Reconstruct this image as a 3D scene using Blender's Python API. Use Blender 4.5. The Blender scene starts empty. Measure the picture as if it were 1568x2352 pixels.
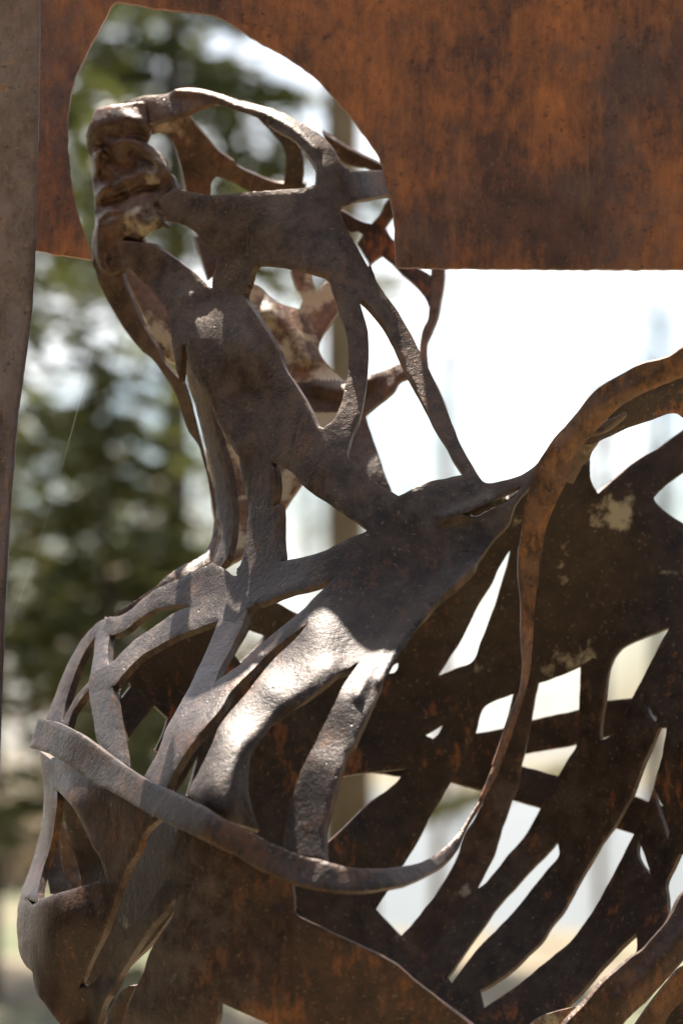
import bpy, bmesh, math, random
import numpy as np
from mathutils import Vector, noise, kdtree
from mathutils.geometry import delaunay_2d_cdt

random.seed(7)
rng = np.random.default_rng(7)
C = bpy.context.scene.collection
SC = bpy.context.scene

# ------------------------------------------------------------------ camera, sky, sun, exposure
PITCH = math.radians(4.0)
CAM = np.array([0.0, -5.2, 1.35])
S = 0.0006                       # metres per drawing unit at 5 m
D0 = 5.0
cam_d = bpy.data.cameras.new('camera')
cam = bpy.data.objects.new('camera', cam_d)
C.objects.link(cam)
cam.location = CAM
cam.rotation_euler = (math.radians(90) + PITCH, 0, 0)
cam_d.sensor_fit = 'VERTICAL'
cam_d.sensor_height = 36
cam_d.lens = 36 * D0 / (2352 * S)
cam_d.clip_start = 0.1
cam_d.clip_end = 2000
cam_d.dof.use_dof = True
cam_d.dof.focus_distance = 4.92
cam_d.dof.aperture_fstop = 3.1
cam_d.dof.aperture_blades = 8
SC.camera = cam

SUN = Vector((-0.36, 1.0, 1.80)).normalized()      # direction towards the sun
elev = math.asin(SUN.z)
w = bpy.data.worlds.new('World')
SC.world = w
w.use_nodes = True
nt = w.node_tree
nt.nodes.clear()
sky = nt.nodes.new('ShaderNodeTexSky')
sky.sky_type = 'NISHITA'
sky.sun_disc = False
sky.sun_elevation = elev
sky.sun_rotation = math.atan2(SUN.x, SUN.y)
sky.dust_density = 1.6
sky.air_density = 0.9
sky.ozone_density = 0.5
bg = nt.nodes.new('ShaderNodeBackground')
bg.inputs['Strength'].default_value = 0.07
wo = nt.nodes.new('ShaderNodeOutputWorld')
wtc = nt.nodes.new('ShaderNodeTexCoord')
wn = nt.nodes.new('ShaderNodeTexNoise'); wn.inputs['Scale'].default_value = 9.0; wn.inputs['Detail'].default_value = 6; wn.inputs['Roughness'].default_value = .55
nt.links.new(wtc.outputs['Generated'], wn.inputs['Vector'])
wr = nt.nodes.new('ShaderNodeMapRange'); wr.inputs[1].default_value = .40; wr.inputs[2].default_value = .54
nt.links.new(wn.outputs['Fac'], wr.inputs[0])
whs = nt.nodes.new('ShaderNodeHueSaturation')
wsat = nt.nodes.new('ShaderNodeMapRange'); wsat.inputs[3].default_value = 1.25; wsat.inputs[4].default_value = .18
wval = nt.nodes.new('ShaderNodeMapRange'); wval.inputs[3].default_value = .72; wval.inputs[4].default_value = 1.3
for q_, nm_ in ((wsat, 'Saturation'), (wval, 'Value')):
    nt.links.new(wr.outputs[0], q_.inputs[0]); nt.links.new(q_.outputs[0], whs.inputs[nm_])
nt.links.new(sky.outputs[0], whs.inputs['Color'])
nt.links.new(whs.outputs[0], bg.inputs['Color'])
nt.links.new(bg.outputs[0], wo.inputs['Surface'])

sun_d = bpy.data.lights.new('sun', 'SUN')
sun_d.energy = 5.0
sun_d.angle = math.radians(0.5)
sun_d.color = (1.0, 0.94, 0.84)
sun = bpy.data.objects.new('sun', sun_d)
C.objects.link(sun)
sun.location = (-3, 8, 14)
sun.rotation_euler = SUN.to_track_quat('Z', 'Y').to_euler()

SC.view_settings.view_transform = 'Standard'
SC.view_settings.look = 'None'
SC.view_settings.gamma = 1
SC.view_settings.exposure = 1.7
try:
    SC.view_settings.use_curve_mapping = False
except Exception:
    pass

# ------------------------------------------------------------------ helpers
cp, sp = math.cos(PITCH), math.sin(PITCH)

def at(px, py, y):
    """drawing coordinates on a 1568 x 2352 sheet + depth y -> points in the world"""
    px = np.asarray(px, float); py = np.asarray(py, float); y = np.asarray(y, float)
    u = (px - 784) * S / D0
    v = (1176 - py) * S / D0
    dy = cp - v * sp
    dz = sp + v * cp
    t = (y - CAM[1]) / dy
    return np.stack([CAM[0] + u * t, CAM[1] + dy * t, CAM[2] + dz * t], -1)

CROP = {'A': (0, 0, .4), 'B': (501.76, 0, .4), 'C': (188.16, 564.48, .4), 'D': (627.2, 564.48, .4),
        'E': (940.8, 752.64, .4), 'F': (0, 1191.68, .4), 'G': (501.76, 1128.96, .4), 'H': (940.8, 1254.4, .4),
        'I': (0, 1724.8, .4), 'J': (501.76, 1724.8, .4), 'K': (940.8, 1724.8, .4), 'L': (0, 564.48, .4),
        'M': (188.16, 188.16, .186667), 'W': (0, 0, 1.0)}

def P(s):
    out = []; c = CROP['W']; nums = []
    for tok in s.replace(',', ' ').replace(';', ' ').split():
        if tok.isalpha():
            c = CROP[tok]
        else:
            nums.append(float(tok))
            if len(nums) == 2:
                out.append((c[0] + nums[0] * c[2], c[1] + nums[1] * c[2])); nums = []
    return np.array(out)

def smooth(p, step=6.0, closed=True, corner=48):
    """Catmull-Rom through the drawn points, resampled; sharp turns stay corners"""
    n = len(p); out = []
    keep = [i for i in range(n) if np.linalg.norm(p[i] - p[i - 1]) > .5 or (not closed and i == 0)]
    p = p[keep]; n = len(p)
    sharp = np.zeros(n, bool)
    for i in range(n):
        a = p[i] - p[i - 1]; b = p[(i + 1) % n] - p[i]
        c = (a @ b) / max(np.linalg.norm(a) * np.linalg.norm(b), 1e-9)
        sharp[i] = math.degrees(math.acos(max(-1, min(1, c)))) > corner
    for i in range(n if closed else n - 1):
        k2 = (i + 1) % n
        if closed:
            p0, p1, p2, p3 = p[i - 1], p[i], p[k2], p[(i + 2) % n]
        else:
            p0, p1, p2, p3 = p[max(i - 1, 0)], p[i], p[i + 1], p[min(i + 2, n - 1)]
        L = np.linalg.norm(p2 - p1)
        m1 = (p2 - p1) if sharp[i] else (p2 - p0) * .5
        m2 = (p2 - p1) if sharp[k2] else (p3 - p1) * .5
        for m in (m1, m2):
            l = np.linalg.norm(m)
            if l > L: m *= L / l
        k = max(1, int(L / step))
        for j in range(k):
            t = j / k
            h00 = 2*t**3 - 3*t**2 + 1; h10 = t**3 - 2*t**2 + t; h01 = -2*t**3 + 3*t**2; h11 = t**3 - t**2
            out.append(h00 * p1 + h10 * m1 + h01 * p2 + h11 * m2)
    if not closed: out.append(p[-1])
    return np.array(out)

def inside(poly, pts):
    x, y = pts[:, 0], pts[:, 1]
    r = np.zeros(len(pts), bool)
    lo, hi = poly.min(0), poly.max(0)
    m = (x >= lo[0]) & (x <= hi[0]) & (y >= lo[1]) & (y <= hi[1])
    idx = np.nonzero(m)[0]
    if not len(idx): return r
    X, Y = x[idx], y[idx]
    acc = np.zeros(len(idx), bool)
    a = poly; b = np.roll(poly, -1, 0)
    for (x0, y0), (x1, y1) in zip(a, b):
        if y0 == y1: continue
        c = ((y0 > Y) != (y1 > Y)) & (X < (x1 - x0) * (Y - y0) / (y1 - y0) + x0)
        acc ^= c
    r[idx] = acc
    return r

def dist_poly(pts, line):
    d = np.full(len(pts), 1e9)
    for a, b in zip(line[:-1], line[1:]):
        ab = b - a
        t = np.clip(((pts - a) @ ab) / max(ab @ ab, 1e-9), 0, 1)
        d = np.minimum(d, np.linalg.norm(pts - (a + t[:, None] * ab), axis=1))
    return d

class Depth:
    """thin-plate surface through (x, y, depth) control points plus ridges and hollows"""
    def __init__(self, ctrl, bumps=(), lam=300.0):
        c = np.array(ctrl, float).reshape(-1, 3)
        self.p = c[:, :2] / 1000.0
        n = len(c)
        K = self.k(self.p, self.p) + np.eye(n) * lam * 1e-5
        Q = np.hstack([np.ones((n, 1)), self.p])
        M = np.block([[K, Q], [Q.T, np.zeros((3, 3))]])
        self.w = np.linalg.solve(M, np.concatenate([c[:, 2], np.zeros(3)]))
        self.n = n
        self.bumps = [(smooth(P(s), 8, False), sg, am) for s, sg, am in bumps]
    @staticmethod
    def k(a, b):
        r = np.linalg.norm(a[:, None] - b[None], axis=2)
        return r * r * np.log(r + 1e-9)
    def __call__(self, pts):
        q = pts / 1000.0
        d = self.k(q, self.p) @ self.w[:self.n] + self.w[self.n] + q @ self.w[self.n + 1:]
        for line, sg, am in self.bumps:
            d = d - am * np.exp(-(dist_poly(pts, line) / sg) ** 2)
        return d

def put(name, me, parent=None, mat=None):
    o = bpy.data.objects.new(name, me)
    C.objects.link(o)
    if mat is not None and not me.materials: me.materials.append(mat)
    if parent is not None: o.parent = parent
    return o

def thing(name, label, cat, loc=(0, 0, 0), group=None):
    o = bpy.data.objects.new(name, None)
    o.empty_display_size = .1
    C.objects.link(o); o.location = loc
    o['label'] = label; o['category'] = cat
    if group: o['group'] = group
    return o

def tag(o, label, cat, group=None):
    o['label'] = label; o['category'] = cat
    if group: o['group'] = group
    return o

def fbm(v, seed):
    return noise.noise(Vector((v[0] * 18 + seed, v[1] * 18, v[2] * 18))) * .55 + \
           noise.noise(Vector((v[0] * 52, v[1] * 52 + seed, v[2] * 52))) * .3 + \
           noise.noise(Vector((v[0] * 150, v[1] * 150, v[2] * 150 + seed))) * .15

def sheet(polys, holes, depth, parent, thick=.013, grid=9.0, rough=.0010, round_px=3.2, seed=0.0, edge_wob=.6, claims=()):
    """Cast-metal openwork: the union of drawn outlines, cut by holes, lifted to its own depth
    surface, given real thickness and rounded rims, and split into one mesh per part.
    polys: (part name, outline, material)."""
    S_ = []
    for nm, pl, mt in polys:
        q = smooth(pl)
        S_.append((nm, q, mt))
    H_ = [smooth(h) for h in holes]
    loops = [q for _, q, _ in S_] + H_
    # hand-made edges wobble a little
    for q in loops:
        for i in range(len(q)):
            v = Vector((q[i, 0] / 23., q[i, 1] / 23., seed))
            q[i, 0] += noise.noise(v) * edge_wob * 1.6; q[i, 1] += noise.noise(v + Vector((9, 4, 2))) * edge_wob * 1.6
    lo = np.min([q.min(0) for _, q, _ in S_], 0); hi = np.max([q.max(0) for _, q, _ in S_], 0)
    gx = np.arange(lo[0], hi[0], grid); gy = np.arange(lo[1], hi[1], grid * .866)
    G = np.array([(x + (grid / 2 if j % 2 else 0), y) for j, y in enumerate(gy) for x in gx])
    G += rng.uniform(-.8, .8, G.shape)
    def keep(p):
        m = np.zeros(len(p), bool)
        for _, q, _ in S_: m |= inside(q, p)
        for h in H_: m &= ~inside(h, p)
        return m
    G = G[keep(G)]
    B = np.concatenate(loops)
    kd = kdtree.KDTree(len(B))
    for i, b in enumerate(B): kd.insert((b[0], b[1], 0), i)
    kd.balance()
    G = np.array([g for g in G if kd.find((g[0], g[1], 0))[2] > grid * .45]).reshape(-1, 2)
    verts = [Vector(b) for b in B] + [Vector(g) for g in G]
    edges = []; o = 0
    for q in loops:
        n = len(q)
        edges += [(o + i, o + (i + 1) % n) for i in range(n)]; o += n
    V, _, T, *_ = delaunay_2d_cdt(verts, edges, [], 0, 1e-4)
    V = np.array([(v[0], v[1]) for v in V]); T = np.array([t for t in T if len(t) == 3])
    cen = V[T].mean(1)
    T = T[keep(cen)]; cen = V[T].mean(1)
    a = V[T]
    ar = (a[:, 1, 0] - a[:, 0, 0]) * (a[:, 2, 1] - a[:, 0, 1]) - (a[:, 1, 1] - a[:, 0, 1]) * (a[:, 2, 0] - a[:, 0, 0])
    ok = np.abs(ar) > 1e-6
    T = T[ok]; ar = ar[ok]; cen = cen[ok]
    T[ar > 0] = T[ar > 0][:, ::-1]        # drawing y runs down: flip so that normals face -y
    used, inv = np.unique(T, return_inverse=True)
    V = V[used]; T = inv.reshape(-1, 3)
    # part of every triangle
    part = np.full(len(T), -1)
    for i, (_, q, _) in enumerate(S_):
        part[(part < 0) & inside(q, cen)] = i
    part[part < 0] = 0
    for nm, pl, mt in claims:
        S_.append((nm, pl, mt)); part[inside(pl, cen)] = len(S_) - 1
    # rim edges
    cnt = {}
    for ti, t in enumerate(T):
        for k in range(3):
            e = (t[k], t[(k + 1) % 3]); cnt[e] = ti
    rim = [(e, ti) for e, ti in cnt.items() if (e[1], e[0]) not in cnt]
    rv = np.unique([v for e, _ in rim for v in e])
    kd2 = kdtree.KDTree(max(len(rim), 1))
    for i, (e, _) in enumerate(rim):
        m = (V[e[0]] + V[e[1]]) / 2; kd2.insert((m[0], m[1], 0), i)
    kd2.balance()
    dr = np.array([kd2.find((v[0], v[1], 0))[2] for v in V]); dr[rv] = 0
    Z = depth(V)
    X = at(V[:, 0], V[:, 1], Z)
    def normals(X, T):
        n = np.zeros_like(X)
        f = np.cross(X[T[:, 1]] - X[T[:, 0]], X[T[:, 2]] - X[T[:, 0]])
        for k in range(3): np.add.at(n, T[:, k], f)
        return n / np.maximum(np.linalg.norm(n, axis=1, keepdims=True), 1e-12)
    N = normals(X, T)
    # relax normals a little so that thickness is even across creases
    nz = np.array([fbm(x, seed) for x in X])
    X = X + N * (nz * rough)[:, None]
    k = np.clip(1 - dr / round_px, 0, 1)
    drop = round_px * S * .75 * (1 - np.sqrt(np.maximum(0, 1 - k * k)))
    Fv = X - N * drop[:, None]
    Bv = X - N * (thick - drop)[:, None]
    n = len(V)
    ridx = {v: 2 * n + i for i, v in enumerate(rv)}; nr = len(rv)
    allv = np.concatenate([Fv, Bv, Fv[rv], Bv[rv]])
    faces = [(tuple(t), part[i]) for i, t in enumerate(T)] + [((t[2] + n, t[1] + n, t[0] + n), part[i]) for i, t in enumerate(T)]
    for (a_, b_), ti in rim:
        a1, b1 = ridx[a_], ridx[b_]
        faces.append(((b1, a1, a1 + nr), part[ti])); faces.append(((b1, a1 + nr, b1 + nr), part[ti]))
    FT = np.array([f for f, _ in faces]); FP = np.array([p for _, p in faces])
    AN = normals(allv, FT)
    objs = []
    sub = {}
    for i, (nm, q, mt) in enumerate(S_):
        sel = FT[FP == i]
        if not len(sel): continue
        u, iv = np.unique(sel, return_inverse=True)
        me = bpy.data.meshes.new(nm)
        me.from_pydata(allv[u].tolist(), [], iv.reshape(-1, 3).tolist())
        me.polygons.foreach_set('use_smooth', [True] * len(me.polygons))
        me.update()
        me.normals_split_custom_set_from_vertices(AN[u].tolist())
        o = put(nm, me, parent, mt)
        objs.append(o)
    return objs

# ------------------------------------------------------------------ materials
def mat_new(name):
    m = bpy.data.materials.new(name); m.use_nodes = True
    t = m.node_tree; b = t.nodes['Principled BSDF']
    return m, t, b

def N_(t, kind, **kw):
    n = t.nodes.new(kind)
    for k, v in kw.items():
        if k in n.inputs: n.inputs[k].default_value = v
        else: setattr(n, k, v)
    return n

def ramp(t, src, stops):
    r = t.nodes.new('ShaderNodeValToRGB')
    el = r.color_ramp.elements
    while len(el) < len(stops): el.new(.5)
    for e, (p, c) in zip(el, stops):
        e.position = p; e.color = (c, c, c, 1) if not isinstance(c, tuple) else (*c, 1)
    t.links.new(src, r.inputs[0])
    return r.outputs[0]

def mixc(t, fac, a, b):
    m = t.nodes.new('ShaderNodeMix'); m.data_type = 'RGBA'
    if hasattr(fac, 'is_output'): t.links.new(fac, m.inputs[0])
    else: m.inputs[0].default_value = fac
    for s, v in ((m.inputs[6], a), (m.inputs[7], b)):
        if hasattr(v, 'is_output'): t.links.new(v, s)
        else: s.default_value = (*v, 1)
    return m.outputs[2]

def math_(t, op, a, b):
    m = t.nodes.new('ShaderNodeMath'); m.operation = op
    for s, v in zip(m.inputs, (a, b)):
        if hasattr(v, 'is_output'): t.links.new(v, s)
        else: s.default_value = v
    return m.outputs[0]

def tex(t, co, scale, detail=6, rough=.6, stretch=None, off=0.0):
    mp = t.nodes.new('ShaderNodeMapping')
    mp.inputs['Location'].default_value = (off, off * .7, off * 1.3)
    if stretch: mp.inputs['Scale'].default_value = stretch
    t.links.new(co, mp.inputs[0])
    n = t.nodes.new('ShaderNodeTexNoise')
    n.inputs['Scale'].default_value = scale; n.inputs['Detail'].default_value = detail; n.inputs['Roughness'].default_value = rough
    t.links.new(mp.outputs[0], n.inputs['Vector'])
    return n.outputs['Fac']

def bronze(name, dark, mid, orange, grey, o_lo=.55, o_hi=.7, g_lo=.5, g_hi=.68, cream=None, c_lo=.6, c_hi=.66,
           metal=.45, rlo=.36, rhi=.6, stretch=None, bump=.35, fleck=True, streak=0.0, off=0.0, second=None, big=.52):
    gain = lambda c, k=1.55: tuple(x * k for x in c)
    dark, mid, orange, grey = gain(dark), gain(mid), gain(orange, 1.2), gain(grey, 1.4)
    if second: second = second[:3] + (gain(second[3]), gain(second[4]), gain(second[5], 1.2), gain(second[6], 1.4))
    m, t, b = mat_new(name)
    co = t.nodes.new('ShaderNodeTexCoord').outputs['Object']
    n1 = tex(t, co, 9, 8, .62, stretch, off)
    n2 = tex(t, co, 32, 8, .65, stretch, off + 3)
    n3 = tex(t, co, 5.5, 6, .6, stretch, off + 8)
    n4 = tex(t, co, 150, 4, .6, None, off + 1)
    if second:
        ax, a0, a1, dark2, mid2, orange2, grey2 = second
        sx = t.nodes.new('ShaderNodeSeparateXYZ'); t.links.new(co, sx.inputs[0])
        mr = t.nodes.new('ShaderNodeMapRange'); mr.interpolation_type = 'SMOOTHSTEP'
        mr.inputs[1].default_value = a0; mr.inputs[2].default_value = a1
        t.links.new(math_(t, 'ADD', sx.outputs[ax], math_(t, 'MULTIPLY', n1, .12)), mr.inputs[0])
        gf = mr.outputs[0]
        dark, mid, orange, grey = (mixc(t, gf, a, b_) for a, b_ in ((dark, dark2), (mid, mid2), (orange, orange2), (grey, grey2)))
    base = mixc(t, ramp(t, n2, [(.35, 0.), (.68, 1.)]), dark, mid)
    nf = tex(t, co, 75, 5, .72, (1, 1, .4), off + 50)
    om = math_(t, 'ADD', math_(t, 'MULTIPLY', n1, big), math_(t, 'MULTIPLY', nf, 1 - big))
    ofac = ramp(t, om, [(o_lo, 0.), (o_hi, 1.)])
    base = mixc(t, ofac, base, orange)
    gm = math_(t, 'ADD', math_(t, 'MULTIPLY', n3, .6), math_(t, 'MULTIPLY', n2, .4))
    gfac = math_(t, 'MULTIPLY', ramp(t, gm, [(g_lo, 0.), (g_hi, 1.)]), .75)
    base = mixc(t, gfac, base, grey)
    if streak:
        n6 = tex(t, co, 60, 5, .7, (1, 1, .09), off + 4)
        base = mixc(t, math_(t, 'MULTIPLY', ramp(t, n6, [(.5, 0.), (.7, 1.)]), streak), base, dark)
        n7 = tex(t, co, 85, 4, .7, (1, 1, .12), off + 14)
        base = mixc(t, math_(t, 'MULTIPLY', ramp(t, n7, [(.58, 0.), (.72, 1.)]), streak * .8), base, (.45, .21, .065))
    if fleck:
        n5 = tex(t, co, 170, 3, .55, None, off + 5)
        ff = math_(t, 'MULTIPLY', ramp(t, n5, [(.62, 0.), (.73, 1.)]), .5)
        base = mixc(t, ff, base, (.24, .19, .13))
        ff2 = ramp(t, tex(t, co, 90, 4, .65, None, off + 6), [(.6, 0.), (.72, 1.)])
        base = mixc(t, math_(t, 'MULTIPLY', ff2, .7), base, (.014, .011, .009))
    if cream:
        n8 = tex(t, co, 13, 7, .62, None, off + 11)
        cf = ramp(t, n8, [(c_lo, 0.), (c_hi, 1.)])
        base = mixc(t, cf, base, cream)
        mm = math_(t, 'MULTIPLY', math_(t, 'SUBTRACT', 1.0, cf), metal)
        t.links.new(mm, b.inputs['Metallic'])
    else:
        b.inputs['Metallic'].default_value = metal
    ge = t.nodes.new('ShaderNodeNewGeometry')
    wear = math_(t, 'MULTIPLY', ramp(t, ge.outputs['Pointiness'], [(.55, 0.), (.68, 1.)]), ramp(t, nf, [(.40, .0), (.62, .55)]))
    base = mixc(t, wear, base, (.27, .155, .085))
    t.links.new(base, b.inputs['Base Color'])
    rg = ramp(t, n2, [(.3, rlo), (.75, rhi)])
    t.links.new(rg, b.inputs['Roughness'])
    # fine relief: hammered skin, pits and grain
    n9 = tex(t, co, 330, 3, .6, None, off + 30)
    bn = math_(t, 'ADD', math_(t, 'MULTIPLY', n2, .35), math_(t, 'ADD', math_(t, 'MULTIPLY', n4, .30), math_(t, 'ADD', math_(t, 'MULTIPLY', n9, .16), math_(t, 'MULTIPLY', tex(t, co, 110, 5, .7, (1, 1, .22), off + 40), .22))))
    vo = t.nodes.new('ShaderNodeTexVoronoi'); vo.inputs['Scale'].default_value = 60
    t.links.new(co, vo.inputs['Vector'])
    pit = ramp(t, vo.outputs['Distance'], [(.05, 0.), (.16, 1.)])
    pitm = math_(t, 'MULTIPLY', math_(t, 'SUBTRACT', pit, 1.0), ramp(t, tex(t, co, 25, 2, .5, None, off + 21), [(.52, 0.), (.6, .35)]))
    bn = math_(t, 'ADD', bn, pitm)
    bp = t.nodes.new('ShaderNodeBump')
    bp.inputs['Strength'].default_value = min(1, bump * 1.7); bp.inputs['Distance'].default_value = .006
    t.links.new(bn, bp.inputs['Height'])
    t.links.new(bp.outputs[0], b.inputs['Normal'])
    return m

DK = (.014, .009, .0075); MD = (.043, .028, .022); OR = (.14, .056, .023); GR = (.082, .066, .060)
HD_ = (.027, .016, .0105); HM = (.080, .048, .031); HO = (.17, .070, .029); HG = (.10, .074, .052)
UP = (2, 1.66, 1.92, HD_, HM, HO, HG)
M_BRONZE = bronze('patinated_bronze', DK, MD, OR, GR, o_lo=.54, o_hi=.72, g_lo=.48, g_hi=.68, second=UP, rlo=.42, rhi=.62, metal=.44)
M_HEAD = M_BRONZE; M_GREY = M_BRONZE
M_FACE = bronze('face_bronze', HD_, HM, HO, HG, cream=(.38, .30, .19), c_lo=.58, c_hi=.68, o_lo=.5, o_hi=.7)
RD = (.032, .017, .011); RM = (.13, .060, .027); RO = (.37, .148, .043); RG = (.09, .065, .052)
M_BELT = bronze('band_bronze', (.020, .015, .013), (.052, .037, .031), (.14, .056, .024), (.085, .074, .072), o_lo=.48, o_hi=.68, g_lo=.46, g_hi=.66, second=(0, .10, .27, RD, RM, RO, RG), off=12.4)
M_RUSTY = bronze('rusty_bronze', (.018, .010, .008), (.050, .026, .017), (.21, .076, .025), (.085, .068, .058), cream=(.22, .20, .165), c_lo=.665, c_hi=.72, o_lo=.535, o_hi=.72, g_lo=.50, g_hi=.68, off=9.1)
M_ARM = M_BELT
M_FAR = bronze('dark_inner_bronze', (.013, .008, .006), (.036, .021, .0145), (.28, .095, .028), (.05, .04, .034), o_lo=.545, o_hi=.69, off=15.)
M_BACK = bronze('limed_inner_bronze', (.013, .008, .006), (.036, .021, .0145), (.2, .07, .022), (.045, .035, .03), cream=(.36, .29, .19), c_lo=.585, c_hi=.665, o_lo=.6, o_hi=.78, off=17.)
M_CREAM = bronze('lime_stained_bronze', (.045, .025, .015), (.15, .08, .045), (.28, .12, .05), (.13, .11, .09), cream=(.48, .39, .25), c_lo=.495, c_hi=.56, o_lo=.5, o_hi=.68, off=19., metal=.2)
M_PLATE = bronze('rusted_plate', (.042, .020, .015), (.110, .045, .027), (.42, .142, .040), (.085, .060, .054), o_lo=.45, o_hi=.67, g_lo=.50, g_hi=.66,
                 stretch=(.8, .8, .65), streak=.28, metal=.25, rlo=.36, rhi=.64, bump=.5, off=25.4, fleck=True, big=.66)
M_POST = bronze('grey_rusted_post', (.042, .031, .033), (.088, .066, .074), (.14, .062, .045), (.125, .112, .142), o_lo=.56, o_hi=.70, g_lo=.40, g_hi=.60,  # violet cast in these tones stands in for bluish sky sheen
                stretch=(1.4, 1.4, .35), metal=.45, rlo=.28, rhi=.5, off=27., cream=(.33, .25, .15), c_lo=.72, c_hi=.75, streak=.4)

# ------------------------------------------------------------------ the rusted frame
frame = thing('steel_frame', 'rust coloured steel plate with a large curved cut-out joined to a grey post', 'frame', tuple(at(100, 2352, -.15) * [1, 1, 0]))
FRAME_ORG = Vector(frame.location)

def centre(objs, root):
    for o in objs:
        o.data.transform(__import__('mathutils').Matrix.Translation(-Vector(root.location)))

hole = P('A 225 1440 300 1452 400 1462 525 1478 500 1380 460 1270 430 1150 410 1040 398 930 388 820 388 720 398 620 412 520 440 430 480 345 530 240 580 150 640 35 668 8 760 20 900 46 1050 62 1180 78 1300 120; B 0 98 90 145 210 225 340 295 480 385 570 455 660 560 750 655 830 765 905 870 940 960 960 1040 985 1140 1005 1260 1015 1400 1018 1530')
# bottom edge of the plate on each side of the opening
outline = np.concatenate([P('W -140 -140 1760 -140 1760 618'), P('B 2667 1545 2000 1545 1500 1540 1200 1538 1018 1532'),
                          P('B 1015 1400 1005 1260 985 1140 960 1040 940 960 905 870 830 765 750 655 660 560 570 455 480 385 340 295 210 225 90 145 0 98'),
                          P('A 1180 78 1050 62 900 46 760 20 668 8 640 35 580 150 530 240 480 345 440 430 412 520 398 620 388 720 388 820 398 930 410 1040 430 1150 460 1270 500 1380 530 1490'),
                          P('A 400 1468 300 1456 220 1440; W -140 574')])
outline[-1] = (-140, 570)
pl = sheet([('plate', outline, M_PLATE)], [], Depth([(0, 0, -.08), (1568, 0, -.08), (0, 700, -.08), (1568, 700, -.08), (800, 300, -.078), (1200, 300, -.076)]),
           frame, thick=.016, grid=16, rough=.0012, round_px=3, seed=31., edge_wob=1.5)
centre(pl, frame)

# post: a flat leaning bar whose near edge comes towards the viewer
def post_mesh():
    bm = bmesh.new()
    rows = []
    # (drawing y, right edge x, depth at the right edge)
    prof = [(-260, 100, -.62), (0, 94, -.52), (200, 92, -.44), (400, 88, -.36), (560, 84, -.30), (700, 76, -.24), (820, 62, -.22), (950, 44, -.20), (1100, 32, -.19), (1250, 22, -.18),
            (1450, 12, -.17), (1700, 3, -.16), (2000, -3, -.16), (2352, -10, -.16), (2700, -18, -.16)]
    pr = np.array(prof)
    ys = np.arange(-260, 2700, 14.)
    for y in ys:
        xe = np.interp(y, pr[:, 0], pr[:, 1]); d = np.interp(y, pr[:, 0], pr[:, 2])
        xe += noise.noise(Vector((y / 30., 3, 1))) * 1.6
        ring = []
        for dx, dd in ((-190, -.012), (-120, -.006), (-70, -.004), (-40, -.002), (-14, 0), (-4, .002), (0, .007), (0, .02), (-3, .03), (-190, .03)):
            p = at(xe + dx, y, d + dd)
            p = p + np.array([0, noise.noise(Vector((p[0] * 30, p[2] * 14, 5))) * .003, 0])
            ring.append(bm.verts.new(p - np.array(FRAME_ORG)))
        rows.append(ring)
    for a, b in zip(rows[:-1], rows[1:]):
        for i in range(len(a)):
            j = (i + 1) % len(a)
            bm.faces.new((a[i], a[j], b[j], b[i]))
    # foot down to the ground
    foot = []
    for v in rows[-1]:
        q = v.co.copy(); q.z = 0.0 - FRAME_ORG.z; foot.append(bm.verts.new(q))
    for i in range(len(foot)):
        j = (i + 1) % len(foot)
        bm.faces.new((rows[-1][i], rows[-1][j], foot[j], foot[i]))
    bm.faces.new(rows[0]); bm.faces.new(foot[::-1])
    bmesh.ops.recalc_face_normals(bm, faces=bm.faces)
    me = bpy.data.meshes.new('post'); bm.to_mesh(me); bm.free()
    me.polygons.foreach_set('use_smooth', [True] * len(me.polygons))
    return me
put('post', post_mesh(), frame, M_POST)

# ------------------------------------------------------------------ the openwork figure
fig = thing('bronze_figure', 'dark bronze openwork figure of welded straps with its head thrown back', 'sculpture', tuple(at(800, 2352, -.2) * [1, 1, 0]))
FIG = []

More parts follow.
